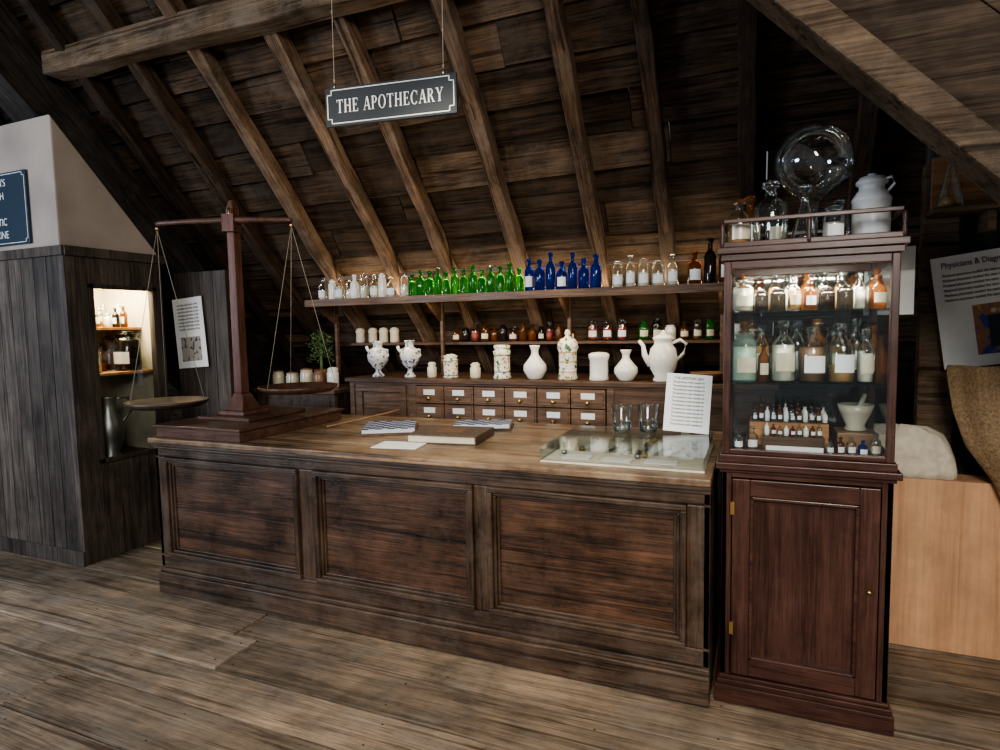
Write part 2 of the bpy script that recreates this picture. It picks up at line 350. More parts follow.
# ------------------------------------------------------------ signs
def flat_sign(name,W,H,loc,mat,lines,lsize,yaw=0,ser=None):
    e=empty(name); W/=2; H/=2
    b=B(); b.box(-W,W,-.008,.008,-H,H,mat); b.obj('board',.002,e)
    b=B(); m=.012; t=.004; k=.020; yy=-.0095
    P=[(-W+m+k,-H+m),(W-m-k,-H+m),(W-m-k,-H+m+k),(W-m,-H+m+k),(W-m,H-m-k),(W-m-k,H-m-k),(W-m-k,H-m),(-W+m+k,H-m),(-W+m+k,H-m-k),(-W+m,H-m-k),(-W+m,-H+m+k),(-W+m+k,-H+m+k)]
    for i in range(len(P)):
        p,q=P[i],P[(i+1)%len(P)]
        b.box(min(p[0],q[0])-t/2,max(p[0],q[0])+t/2,yy,-.008,min(p[1],q[1])-t/2,max(p[1],q[1])+t/2,'white')
    b.obj('border',0,e)
    if ser: serif(ser,lsize,0,0,-.0095,'white','lettering',e,2*W-.115)
    else:
        for i,l in enumerate(lines):
            n=len(lines); z=(n-1)/2*lsize*1.25-i*lsize*1.25
            text('lettering_%d'%(i+1),l,lsize,(0,-.0095,z),(pi/2,0,0),'white',e,sx=.9)
    e.location=loc; e.rotation_euler=(0,0,yaw); return e
e=flat_sign('hanging_sign',.63,.170,(-1.515,2.4,2.510),'sign',None,.058,math.radians(8),"THE APOTHECARY")
b=B()
for x in(-.27,.255):
    b.tube([(x,0,.08),(x,0,.105)],.006,'steel',8)
    b.tube([(x,0,.10),(x+.003,0,.5),(x,0,.98)],.0022,'string',6)
    for k in range(6): b.lathe([(.003,-.006),(.0045,0),(.003,.006)],(x,0,.12+k*.15),'string',6)
b.obj('hanging_cords',0,e)
flat_sign('blue_wall_sign',.68,.46,(-4.61,2.488,2.32),'signblue',["WOMEN'S","HEALTH","&","HOLISTIC","MEDICINE"],.066)
# ------------------------------------------------------------ counter
CX0,CX1,CY0,CY1,CZ=-3.17,-.15,2.415,3.5,.91
e=empty('apothecary_counter'); bt=B()
for i in range(5):
    w=(CY1-CY0+.03)/5; bt.box(CX0-.02,CX1,CY0-.03+i*w,CY0-.03+(i+1)*w-.0020,CZ-.030,CZ,'ctop')
bt.obj('top',.006,e)
b=B()
b.box(CX0-.012,CX1,CY0-.018,CY0+.02,CZ-.050,CZ-.031,'cx'); b.box(CX0-.005,CX1,CY0-.008,CY0+.02,CZ-.066,CZ-.05,'cx')
b.box(CX0,CX0+.03,CY0,CY1,.02,CZ-.03,'cx'); b.box(CX1-.03,CX1,CY0,CY1,.02,CZ-.03,'cx'); b.box(CX0,CX1,CY1-.03,CY1,.02,CZ-.03,'cx')
b.box(CX0,CX1,CY0+.0,CY0+.03,.80,CZ-.05,'cx'); b.box(CX0,CX1,CY0,CY0+.03,.15,.225,'cx')
pan=[(-3.09,-2.14),(-2.04,-1.155),(-1.085,-.24)]
zs0,zs1=.225,.80
edges=[CX0]+[v for p in pan for v in p]+[CX1]
for i in range(0,8,2): b.box(edges[i],edges[i+1],CY0,CY0+.03,zs0,zs1,'cz')
b.box(CX0-.008,CX1,CY0-.022,CY0+.02,0.004,.125,'cx'); b.box(CX0-.004,CX1,CY0-.012,CY0+.02,.125,.15,'cx')
b.obj('carcass',.006,e)
b=B()
for (x0,x1) in pan:
    zm=zs0+.30
    b.box(x0,x1,CY0+.018,CY0+.028,zs0,zm-.001,'cpan'); b.box(x0,x1,CY0+.018,CY0+.028,zm+.001,zs1,'cpan')
b.obj('panels',.001,e)
b=B()
for (x0,x1) in pan:
    for d,t,yo in((0,.024,-.018),(.024,.014,-.004),(.038,.012,.008)):
        a0,a1,c0,c1=x0+d,x1-d,zs0+d,zs1-d
        b.box(a0,a1,CY0+yo,CY0+.02,c0,c0+t,'cx'); b.box(a0,a1,CY0+yo,CY0+.02,c1-t,c1,'cx')
        b.box(a0,a0+t,CY0+yo,CY0+.02,c0+t,c1-t,'cz'); b.box(a1-t,a1,CY0+yo,CY0+.02,c0+t,c1-t,'cz')
b.obj('mouldings',.004,e)
# ------------------------------------------------------------ bottles
def label(b,c,r,z0,z1,mat='paper',half=.8,ang=-1.35): b.arc(c,r*1.03+.0008,z0,z1,ang,half,mat)
def bottle(b,x,y,z,h,r,mat,fill=None,lab=None,kind=0,stop=None,seg=16,fl=.5):
    c=(x,y,z)
    if kind==0: pr=[(r*.85,0),(r,h*.03),(r,h*.60),(r*.85,h*.68),(r*.38,h*.76),(r*.33,h*.88),(r*.5,h*.90),(r*.5,h*.93),(r*.3,h*.93)]
    elif kind==1: pr=[(r*.9,0),(r,h*.04),(r*.95,h*.15),(r*.42,h*.62),(r*.28,h*.72),(r*.26,h*.88),(r*.42,h*.90),(r*.42,h*.93),(r*.2,h*.93)]
    elif kind==2: pr=[(r*.6,0),(r*.9,h*.08),(r,h*.25),(r*.9,h*.42),(r*.4,h*.56),(r*.28,h*.65),(r*.26,h*.88),(r*.45,h*.9),(r*.45,h*.93),(r*.2,h*.93)]
    elif kind==3: pr=[(r*.95,0),(r,h*.03),(r,h*.74),(r*.9,h*.80),(r*.72,h*.83),(r*.72,h*.88),(r*.85,h*.9),(r*.85,h*.93),(r*.6,h*.93)]
    elif kind==4: pr=[(r*.95,0),(r,h*.03),(r,h*.62),(r*.7,h*.70),(r*.4,h*.74),(r*.4,h*.9),(r*.6,h*.92),(r*.6,h*.98),(r*.3,h*.98)]
    b.lathe(pr,c,mat,seg)
    if fill:
        hh=h*.6*fl; rr=.9*r
        if kind==1: b.lathe([(rr*.85,.006),(rr*.9,h*.1),(rr*(.9-.45*fl),hh)],c,fill,seg)
        else: b.lathe([(rr*.9 if kind!=2 else rr*.6,.006),(rr,h*.05 if kind!=2 else h*.15),(rr,hh)],c,fill,seg)
    if stop is None: stop=mat
    if stop: b.lathe([(r*.28,h*.90),(r*.28,h*.935),(r*.5,h*.945),(r*.5,h*.985),(r*.2,h)],c,stop,12)
    if lab: label(b,c,r,h*.18,h*.48,lab)
# ------------------------------------------------------------ drawer unit + shelves
e=empty('apothecary_drawer_unit')
UY=3.70; UZ=1.15
b=B()
b.box(-2.78,.12,UY-.03,4.34,UZ-.028,UZ,'shelf')
b.box(-2.76,.10,UY+.02,4.30,0,UZ-.03,'dark')
b.box(-2.76,.10,UY,UY+.02,UZ-.045,UZ-.028,'drw')
b.box(-2.76,-2.72,UY,UY+.02,0,UZ-.04,'drw'); b.box(-2.26,-2.20,UY,UY+.02,0,UZ-.04,'drw')
b.box(-.845,-.80,UY,UY+.02,0,UZ-.04,'drw'); b.box(-.80,.10,UY+.005,UY+.02,0,UZ-.04,'shelf')
b.box(-2.72,-2.26,UY+.01,UY+.02,0,UZ-.04,'drw')
x0,x1,t=-2.70,-2.28,.05
b.box(x0,x1,UY-.004,UY+.012,UZ-.1,UZ-.05,'drw'); b.box(x0,x0+t,UY-.004,UY+.012,.2,UZ-.1,'drw'); b.box(x1-t,x1,UY-.004,UY+.012,.2,UZ-.1,'drw')
b.obj('carcass',.003,e)
b=B(); bk=B(); bl=B()
for c in range(6):
    for r in range(7):
        x0=-2.195+c*.225; z1=UZ-.05-r*.125; z0=z1-.118
        b.box(x0,x0+.218,UY-.008,UY+.015,z0,z1,'drw')
        b.box(x0+.012,x0+.206,UY-.012,UY-.006,z0+.012,z1-.012,'drw')
        bk.lathe([(.006,0),(.005,.008),(.012,.014),(.010,.022),(.003,.024)],(0,0,0),'brass',10,X=Matrix.Translation((x0+.109,UY-.012,z0+.035))@Matrix.Rotation(pi/2,4,'X'))
        bl.box(x0+.065,x0+.153,UY-.0135,UY-.0118,z0+.058,z0+.096,'paper')
b.obj('drawers',.002,e); bk.obj('knobs',0,e); bl.obj('labels',0,e)
b=B(); b.box(-3.62,-2.84,3.62,4.1,1.03,1.06,'shelf'); b.box(-3.6,-2.86,3.65,4.08,0,1.03,'cz')
b.box(-3.56,-3.26,3.642,3.652,.15,.98,'cz'); b.box(-3.20,-2.90,3.642,3.652,.15,.98,'cz'); b.obj('side_cabinet',.004)
e=empty('bottle_shelving')
b=B()
b.box(-3.05,.10,3.60,3.90,1.685,1.71,'shelf'); b.box(-3.05,.10,3.590,3.602,1.672,1.722,'drw')
b.box(-3.05,.10,3.80,3.812,1.872,1.90,'drw')
b.box(-2.98,.10,4.02,4.20,1.375,1.395,'shelf')
for x in(-3.03,-2.1,-1.15,-.2):
    b.box(x,x+.022,3.90,3.93,1.151,1.685,'shelf')
    b.add([(x,3.88,1.685),(x+.022,3.88,1.685),(x,3.88,1.55),(x+.022,3.88,1.55),(x,3.68,1.685),(x+.022,3.68,1.685)],[(0,1,3,2),(0,4,5,1),(2,3,5,4),(0,2,4),(1,5,3)],'shelf')
    b.box(x,x+.02,3.80,3.83,1.71,1.875,'shelf')
b.obj('boards',.002,e)
b=B(); b.box(-1.55,-.9,3.66,3.675,1.678,1.684,'led'); b.obj('led_strip',0,e)
b=B(); x=-3.0; i=0
while x<-2.30:
    r=R(.026,.036); mt=['gclear','ceramic','gclear'][i%3]
    bottle(b,x+r,3.70+R(-.02,.03),1.711,R(.15,.19),r,mt,['powder',None,'powder'][i%3],None if i%2 else 'paper',[0,3,0,3][i%4],fl=R(.6,1.1)); x+=2*r+.012; i+=1
b.obj('clear_glass_bottles')
b=B(); x=-2.23; i=0
while x<-1.43:
    r=R(.026,.032); h=[.165,.19,.18,.20][i%4]; bottle(b,x+r,3.70,1.711,h,r,'ggreen',None,None,[4,0][i%2],'gclear' if i%3==0 else None); x+=2*r+.009; i+=1
b.obj('green_glass_bottles')
b=B(); x=-1.37; i=0
while x<-.90:
    r=R(.028,.035); h=[.22,.21,.25,.19,.24,.2][i%6]; bottle(b,x+r,3.70,1.711,h,r,'gblue',None,'paper' if i in(0,3) else None,0); x+=2*r+.008; i+=1
b.obj('blue_glass_bottles')
b=B(); x=-.81; i=0
while x<-.44:
    r=R(.03,.042); h=[.17,.2,.18,.16,.19][i%5]; bottle(b,x+r,3.70,1.711,h,r,'gclear',['powder','cream'][i%2],'paper',[3,0,3][i%3],'gclear',fl=.9); x+=2*r+.012; i+=1
b.obj('labelled_powder_jars')
b=B(); x=-.37; i=0
while x<.06:
    r=R(.032,.045); h=[.2,.27,.24,.3][i%4]; bottle(b,x+r,3.70,1.711,h,r,['gamber','gdark'][i%2],None,'paper' if i%2==0 else None,[0,4][i%2]); x+=2*r+.012; i+=1
b.obj('amber_glass_bottles')
b=B(); x=-2.1; i=0
while x<-1.15:
    r=R(.022,.034); bottle(b,x+r,4.10,1.396,R(.10,.14),r,['gamber','gdark','gclear','gamber'][i%4],['ochre',None,'gred','brownp'][i%4],'cream' if i%3==0 else None,[0,3][i%2],fl=.9); x+=2*r+.014; i+=1
b.obj('small_specimen_bottles')
b=B()
for i,x in enumerate((-1.03,-.93,-.83)): bottle(b,x,4.1,1.396,.14,.034,'gclear','gred','paper',3,'gclear',fl=1.05)
b.obj('red_powder_jars')
b=B(); x=-.72; i=0
while x<.02:
    r=R(.026,.04); bottle(b,x+r,4.10,1.396,R(.10,.14),r,['ggreen','gdark','ceramic','gamber','gclear'][i%5],'brownp','cream',[0,3,3][i%3],'gclear'); x+=2*r+.02; i+=1
b.obj('assorted_shelf_jars')
b=B()
for x in(-2.92,-2.80,-2.70,-2.6): 
    c=(x,4.08,1.396); b.lathe([(.033,0),(.036,.01),(.034,.07),(.038,.085),(.038,.095),(.03,.095)],c,'cream',18); b.lathe([(.036,.095),(.03,.11),(.01,.118)],c,'cream',18)
b.obj('ceramic_ointment_pots')
for x,h,r,m in((-3.50,.13,.045,'cream'),(-3.36,.12,.05,'cream'),(-3.22,.15,.05,'cream'),(-3.1,.13,.045,'ybrown'),(-2.97,.16,.045,'ceramic')):
    b=B(); c=(x,3.78,1.061); b.lathe([(r*.85,0),(r,h*.1),(r,h*.7),(r*.85,h*.82),(r*.92,h*.86),(r*.92,h*.9),(r*.7,h*.9)],c,m,20); b.lathe([(r*.8,h*.9),(r*.8,h*.96),(r*.2,h)],c,'ybrown' if m=='cream' else m,20); b.obj('stoneware_pot')
# ------------------------------------------------------------ ceramics on drawers
UY2=3.80
def vase(name,x,prof,mat,extra=None,seg=26):
    b=B(); b.lathe(prof,(x,UY2,UZ+.001),mat,seg)
    if extra: extra(b,x)
    return b.obj(name)
def urn(b,x):
    b.tube([(x-.055,UY2,UZ+.17),(x-.09,UY2,UZ+.20),(x-.10,UY2,UZ+.225)],[.016,.012,.012],'ceramic')
    b.tube([(x+.05,UY2,UZ+.20),(x+.085,UY2,UZ+.20),(x+.09,UY2,UZ+.16),(x+.06,UY2,UZ+.13)],.007,'ceramic')
up=[(.045,0),(.048,.01),(.022,.035),(.02,.055),(.045,.075),(.075,.12),(.08,.16),(.065,.20),(.035,.215),(.033,.24),(.045,.255),(.045,.262),(.03,.262)]
vase('wet_drug_jar',-2.57,up,'delft',urn); vase('wet_drug_jar',-2.30,[(r*.9,z*1.02) for r,z in up],'delft',urn)
vase('small_white_pot',-2.12,[(.03,0),(.034,.01),(.034,.07),(.025,.085),(.03,.10),(.02,.11)],'cream')
def bands(*zz):
    def f(b,x):
        for z,r in zz: b.lathe([(r,z),(r+.0015,z+.003),(r,z+.007)],(x,UY2,UZ+.001),'tblue' if len(zz)==2 else 'ochre',26)
    return f
vase('albarello_jar',-1.97,[(.05,0),(.054,.01),(.05,.04),(.052,.11),(.055,.125),(.045,.135),(.05,.15),(.05,.155),(.02,.168)],'floral',bands((.015,.0525),(.118,.054)))
vase('small_white_pot',-1.78,[(.033,0),(.038,.01),(.038,.07),(.030,.082),(.035,.095),(.015,.11)],'cream')
vase('albarello_jar',-1.58,[(.058,0),(.062,.01),(.055,.04),(.055,.16),(.062,.185),(.05,.20),(.058,.215),(.056,.225),(.03,.23)],'floral',bands((.045,.055),(.155,.055)))
bv=[(.04,0),(.05,.01),(.078,.06),(.075,.095),(.04,.14),(.024,.165),(.024,.19),(.034,.215),(.036,.225),(.02,.225)]
vase('white_bottle_vase',-1.345,bv,'ceramic')
vase('lidded_floral_jar',-1.12,[(.06,0),(.066,.012),(.058,.05),(.058,.18),(.070,.21),(.066,.225),(.066,.235),(.05,.262),(.022,.275),(.012,.285),(.020,.30),(.014,.32),(.004,.325)],'floral',bands((.05,.058),(.115,.058),(.175,.058)))
vase('white_ointment_jar',-.916,[(.058,0),(.062,.01),(.058,.03),(.058,.125),(.064,.14),(.066,.15),(.066,.165),(.05,.175),(.01,.18)],'ceramic')
vase('white_bottle_vase',-.745,[(r*.95,z*.86) for r,z in bv],'ceramic')
def ewer(b,x):
    b.tube([(x-.07,UY2,UZ+.10),(x-.11,UY2,UZ+.16),(x-.12,UY2,UZ+.22),(x-.145,UY2,UZ+.25)],[.026,.018,.013,.011],'ceramic',12)
    b.tube([(x+.05,UY2,UZ+.23),(x+.10,UY2,UZ+.255),(x+.135,UY2,UZ+.23),(x+.12,UY2,UZ+.17),(x+.07,UY2,UZ+.12)],.010,'ceramic',10)
vase('white_ewer',-.52,[(.055,0),(.062,.01),(.05,.03),(.078,.08),(.088,.14),(.075,.20),(.054,.225),(.052,.245),(.062,.26),(.062,.268),(.045,.28),(.015,.29),(.015,.305),(.004,.312)],'ceramic',ewer,30)
b=B(); b.lathe([(.04,0),(.045,.008),(.10,.05),(.105,.06),(.095,.058),(.04,.015)],(-.26,3.79,UZ+.001),'ybrown',24); b.obj('wooden_bowl')
b=B()
for i in range(420):
    a=R(0,2*pi); rr=R(0,.13); c=Vector((-3.21+rr*math.cos(a),3.95+.5*rr*math.sin(a),1.34+R(-.04,.17)-rr*.5))
    d=Vector((R(-1,1),R(-1,1),R(-.3,1))).normalized()*R(.018,.036); w=d.cross(Vector((R(-1,1),R(-1,1),R(-1,1)))).normalized()*.008
    b.add([c-w,c+d*.5-w*.2,c+d,c+w],[(0,1,2,3)],'leaf')
b.tube([(-3.21,3.95,1.09),(-3.21,3.95,1.35)],.012,'leaf'); b.lathe([(.05,0),(.06,.02),(.055,.1),(.06,.13),(.05,.13)],(-3.21,3.95,1.061),'ybrown',18)
b.obj('dried_herb_bunch')
# ------------------------------------------------------------ balance scale
e=empty('balance_scale')
b=B()
b.box(-3.15,-2.52,CY0+.0,3.28,CZ+.001,CZ+.060,'scalex'); b.box(-3.165,-2.505,CY0-.015,3.295,CZ+.060,CZ+.075,'scalex')
b.box(-3.06,-2.66,2.62,3.10,CZ+.075,CZ+.095,'scalex')
b.frus(-2.88,2.80,CZ+.095,CZ+.120,.105,.105,.10,.10,'scale'); b.frus(-2.88,2.80,CZ+.120,CZ+.22,.075,.075,.034,.034,'scale')
b.frus(-2.885,2.80,CZ+.22,2.23,.031,.031,.027,.027,'scale'); b.frus(-2.885,2.80,2.23,2.28,.027,.027,.014,.014,'scale')
b.obj('base_and_post',.005,e)
XC=Matrix.Translation((-2.885,2.80,0))@Matrix.Rotation(math.radians(20),4,'Z')
def q(x,z,y=-.045): return tuple(XC@Vector((x,y,z)))
b=B(); b.tube([q(-.445,2.145),q(-.42,2.15),q(-.25,2.155),q(0,2.158),q(.2,2.155),q(.35,2.15),q(.375,2.145)],[.010,.014,.015,.019,.015,.014,.010],'scalex',10)
b.tube([q(0,2.16),q(.0,2.23)],.007,'brass'); b.box(-.035,.035,-.07,.03,2.09,2.19,'scale',0,XC)
b.obj('beam',0,e)
for nm,px,pz,bz in(('left_pan',-.44,1.05,2.135),('right_pan',.37,1.13,2.135)):
    b=B(); c=q(px,pz); hx=q(px,bz)
    b.lathe([(.10,0),(.19,.008),(.225,.03),(.23,.045),(.22,.045),(.185,.02),(.02,.012)],c,'panm' if nm=='left_pan' else 'scalex',36)
    b.lathe([(.006,-.005),(.012,-.015),(.006,-.03)],hx,'brass',10)
    for k in range(3):
        a=k*2*pi/3+.4; b.tube([(hx[0],hx[1],bz-.02),(c[0]+.224*math.cos(a),c[1]+.224*math.sin(a),pz+.045)],.0018,'string',5)
    b.obj(nm,0,e)
# ------------------------------------------------------------ things on the counter
def rotz(x,y,a): return Matrix.Translation((x,y,0))@Matrix.Rotation(a,4,'Z')
b=B(); b.box(-.12,.12,-.085,.085,CZ+.001,CZ+.004,'paper',0,rotz(-1.66,2.62,.15)); b.obj('paper_sheet')
def tile(name,x,y,a,W,H,n,m):
    b=B(); X=rotz(x,y,a); b.box(-W-.012,W+.012,-H-.012,H+.012,CZ+.001,CZ+.014,'shelf',0,X); b.box(-W,W,-H,H,CZ+.014,CZ+.034,'twhite',0,X)
    for i in range(n):
        for j in range(m):
            if (i+j)%2==0: b.box(-W+2*W*i/n,-W+2*W*(i+1)/n,-H+2*H*j/m,-H+2*H*(j+1)/m,CZ+.034,CZ+.036,'tblue',0,X)
    b.obj(name)
tile('chequered_pill_board',-1.955,2.99,.5,.145,.155,8,8)
b=B(); X=rotz(-1.49,2.86,.10); b.box(-.19,.19,-.15,.15,CZ+.001,CZ+.006,'leather',0,X); b.box(-.183,.183,-.145,.145,CZ+.006,CZ+.040,'cream',0,X); b.box(-.19,.19,-.15,.15,CZ+.040,CZ+.046,'leather',0,X); b.box(.183,.192,-.15,.15,CZ+.004,CZ+.044,'leather',0,X); b.box(-.08,.08,-.05,.05,CZ+.046,CZ+.048,'brownp',0,X); b.obj('old_leather_book',.002)
tile('chequered_tile',-1.47,3.23,.3,.16,.09,8,5)
b=B(); b.tube([(-2.38,2.95,CZ+.01),(-2.15,3.25,CZ+.06),(-2.10,3.32,CZ+.075)],.006,'ybrown'); b.obj('stirring_rod')
e=empty('countertop_glass_case')
b=B(); b.box(-.86,-.18,2.48,3.10,CZ+.001,CZ+.010,'linen'); b.obj('base',0,e)
b=B(); z0,z1=CZ+.01,CZ+.060
b.box(-.86,-.18,2.48,2.484,z0,z1,'gcase'); b.box(-.86,-.18,3.096,3.10,z0,z1,'gcase'); b.box(-.86,-.856,2.484,3.096,z0,z1,'gcase'); b.box(-.184,-.18,2.484,3.096,z0,z1,'gcase'); b.box(-.862,-.178,2.478,3.102,z1,z1+.005,'gcase')
b.obj('glass',0,e)
b=B()
for (x,y,w,h) in((-.72,2.58,.06,.045),(-.54,2.57,.06,.04),(-.36,2.58,.065,.04),(-.7,2.85,.05,.06),(-.4,2.85,.06,.07),(-.27,2.72,.03,.04),(-.55,2.74,.03,.05)):
    b.box(x-w,x+w,y-h,y+h,CZ+.011,CZ+.014,'white')
for i in range(26): b.lathe([(.010,0),(.014,.004),(.014,.012),(.006,.016)],(R(-.8,-.25),R(2.62,3.05),CZ+.014),['brass','iron','ochre','steel','leather'][i%5],10)
for i in range(5): b.tube([(-.62+i*.07,2.68,CZ+.02),(-.59+i*.07,2.80,CZ+.02)],.005,['iron','steel'][i%2])
b.obj('exhibits',0,e)
for x,y in((-.60,2.96),(-.48,3.00)):
    b=B(); c=(x,y,CZ+.0665); b.lathe([(.038,0),(.040,.004),(.044,.02),(.052,.13),(.055,.135)],c,'gclear',24); b.lathe([(.036,.004),(.040,.02),(.042,.045)],c,'gclear',24); b.obj('glass_beaker')
e=empty('information_card'); 
b=B(); b.box(-.105,.105,-.002,.002,0,.28,'paper'); b.obj('card',0,e)
for i in range(13):
    text('line_%d'%i,"The apothecary made remedies for" if i else "THE APOTHECARY",.0145 if i else .019,(0,-.0028,.258-i*.0185),(pi/2,0,0),'ink',e,sx=.72 if i else .85)
b=B(); b.box(-.02,.02,.0,.06,0,.004,'paper'); b.tube([(0,.002,.18),(0,.07,.006)],.003,'steel'); b.obj('prop',0,e)
e.location=(-.305,3.00,CZ+.072); e.rotation_euler=(-.22,math.radians(4),.12)
# ------------------------------------------------------------ display cabinet
e=empty('display_cabinet')
KX0,KX1,KY0,KY1=-.115,.455,2.48,2.93
b=B()
b.box(KX0-.02,KX1+.02,KY0-.022,KY1,0.004,.075,'cbx'); b.box(KX0-.012,KX1+.012,KY0-.014,KY1,.075,.095,'cbx'); b.box(KX0-.005,KX1+.005,KY0-.006,KY1,.095,.11,'cbx')
b.box(KX0,KX0+.02,KY0,KY1,.10,.93,'cbz'); b.box(KX1-.02,KX1,KY0,KY1,.10,.93,'cbz'); b.box(KX0,KX1,KY1-.02,KY1,.1,.93,'cbz')
b.box(KX0,KX0+.035,KY0,KY0+.025,.11,.925,'cbz'); b.box(KX1-.035,KX1,KY0,KY0+.025,.11,.925,'cbz'); b.box(KX0+.035,KX1-.035,KY0,KY0+.025,.905,.925,'cbx')
dx0,dx1,dz0,dz1=KX0+.038,KX1-.038,.118,.90
b.box(dx0,dx0+.065,KY0-.004,KY0+.02,dz0,dz1,'cbz'); b.box(dx1-.065,dx1,KY0-.004,KY0+.02,dz0,dz1,'cbz')
b.box(dx0+.065,dx1-.065,KY0-.004,KY0+.02,dz0,dz0+.07,'cbx'); b.box(dx0+.065,dx1-.065,KY0-.004,KY0+.02,dz1-.065,dz1,'cbx')
b.box(dx0+.06,dx1-.06,KY0+.010,KY0+.018,dz0+.06,dz1-.06,'cbz')
for (a0,a1,c0,c1) in((dx0+.065,dx1-.065,dz0+.07,dz0+.082),(dx0+.065,dx1-.065,dz1-.077,dz1-.065),(dx0+.065,dx0+.077,dz0+.07,dz1-.065),(dx1-.077,dx1-.065,dz0+.07,dz1-.065)):
    b.box(a0,a1,KY0-.010,KY0+.012,c0,c1,'cbx')
b.box(KX0-.008,KX1+.008,KY0-.010,KY1,.925,.94,'cbx'); b.box(KX0-.022,KX1+.022,KY0-.026,KY1,.94,.965,'cbx'); b.box(KX0-.008,KX1+.008,KY0-.012,KY1,.965,.995,'cbx')
G0,G1,H0,H1=KX0,KX1,KY0,KY1
for x in(G0,G1-.026):
    for yy in(H0,H1-.026): b.box(x,x+.026,yy,yy+.026,.995,1.73,'cbz')
for yy in(H0,H1-.026):
    b.box(G0+.026,G1-.026,yy,yy+.026,.995,1.015,'cbx'); b.box(G0+.026,G1-.026,yy,yy+.026,1.70,1.73,'cbx')
for x in(G0,G1-.026):
    b.box(x,x+.026,H0+.026,H1-.026,.995,1.015,'cbx'); b.box(x,x+.026,H0+.026,H1-.026,1.70,1.73,'cbx')
b.box(G0-.01,G1+.01,H0-.012,H1+.01,1.73,1.755,'cbx'); b.box(G0-.022,G1+.022,H0-.026,H1+.02,1.755,1.78,'cbx')
for yy in(H0-.015,H1): b.box(G0-.01,G1+.01,yy,yy+.012,1.868,1.884,'cbx')
for x in(G0-.01,G1-.002): b.box(x,x+.012,H0-.015,H1+.012,1.868,1.884,'cbx')
b.box(G0-.01,G1+.01,H0-.013,H0-.003,1.78,1.80,'cbx')
for x in(G0-.006,G0+.285,G1+.006):
    for yy in(H0-.009,H1+.006): b.lathe([(.007,0),(.009,.02),(.006,.045),(.009,.07),(.007,.089)],(x,yy,1.78),'cbz',8)
b.obj('carcass',.003,e)
b=B()
b.box(G0+.026,G1-.026,H0+.01,H0+.013,1.015,1.70,'pane'); b.box(G0+.01,G0+.013,H0+.026,H1-.026,1.015,1.70,'pane'); b.box(G1-.013,G1-.01,H0+.026,H1-.026,1.015,1.70,'pane'); b.box(G0+.026,G1-.026,H1-.013,H1-.01,1.015,1.70,'pane')
b.obj('glazing',0,e)
b=B()
for z in(1.268,1.54): b.box(G0+.015,G1-.015,H0+.04,H1-.03,z-.006,z,'gshelf')
b.obj('glass_shelves',0,e)
b=B()
for z in(.28,.76): b.box(dx0-.006,dx0+.008,KY0-.009,KY0,z,z+.05,'brass')
b.lathe([(.010,0),(.008,.006),(.003,.012)],(0,0,0),'brass',14,X=Matrix.Translation((dx1-.028,KY0-.004,.52))@Matrix.Rotation(pi/2,4,'X'))
b.obj('hinges_and_escutcheon',0,e)
b=B(); b.box(G0+.06,G1-.06,H0+.028,H0+.036,1.715,1.725,'led'); b.obj('lamp_strip',0,e)
def row(name,z,y,items):
    b=B()
    for (x,h,r,mat,fill,lab,kind,fl) in items: bottle(b,x,y,z,h,r,mat,fill,lab,kind,'gclear' if mat in('gclear','gteal') else None,20,fl)
    return b.obj(name)
row('large_cabinet_bottles',1.269,2.585,[(-.040,.20,.045,'gteal','powder','cream',3,1.1),(.028,.15,.020,'gamber',None,'cream',0,.6),(.098,.235,.044,'gclear','powder','cream',0,1.0),(.196,.21,.048,'gclear','brownp','paper',0,1.05),(.295,.22,.044,'gclear','ochre','paper',0,.5),(.372,.20,.028,'gclear','powder','cream',0,.9),(.422,.17,.020,'gamber',None,None,0,.9)])
row('rear_cabinet_bottles',1.269,2.69,[(-.045,.235,.03,'gamber',None,'paper',0,.6),(.02,.22,.032,'gclear','ochre','paper',0,1),(.085,.21,.030,'gdark',None,'paper',0,.8),(.15,.235,.032,'gclear','cream','paper',0,.8),(.22,.24,.034,'gamber',None,'cream',0,1.0),(.29,.22,.032,'gclear','ochre','cream',0,1.0),(.355,.24,.03,'gclear','brownp','paper',0,1.0),(.415,.21,.026,'gamber',None,'paper',0,1.0)])
row('back_cabinet_bottles',1.269,2.79,[(-.05+.067*i,R(.19,.245),.030,['gclear','gamber','gclear'][i%3],['brownp','ochre','powder'][i%3],['cream','paper'][i%2],[0,3][i%2],1.0) for i in range(8)])
row('small_cabinet_bottles',1.541,2.575,[(-.048,.125,.040,'gclear','powder','cream',3,1.2),(.018,.08,.024,'gdark',None,None,3,.7),(.075,.085,.028,'gdark',None,None,3,.6),(.132,.125,.024,'gclear','ochre','cream',0,1),(.185,.11,.022,'gamber','brownp','paper',0,1),(.240,.08,.028,'gdark','brownp',None,3,1.0),(.300,.09,.028,'gdark',None,None,3,.9),(.350,.125,.018,'gclear','powder',None,0,.9),(.405,.12,.026,'gamber',None,'cream',0,.5)])
row('tall_cabinet_bottles',1.541,2.67,[(-.05+.058*i,R(.135,.155),.025,['gamber','gclear','gclear','gclear'][i%4],['ochre','brownp','ochre','powder'][i%4],['cream','paper'][i%2],0,1.0) for i in range(9)])
row('topmost_cabinet_bottles',1.541,2.78,[(-.05+.058*i,R(.135,.155),.026,['gclear','gamber','gclear'][i%3],['brownp','ochre','powder'][i%3],['cream','paper'][i%2],[0,3][i%2],1.0) for i in range(9)])
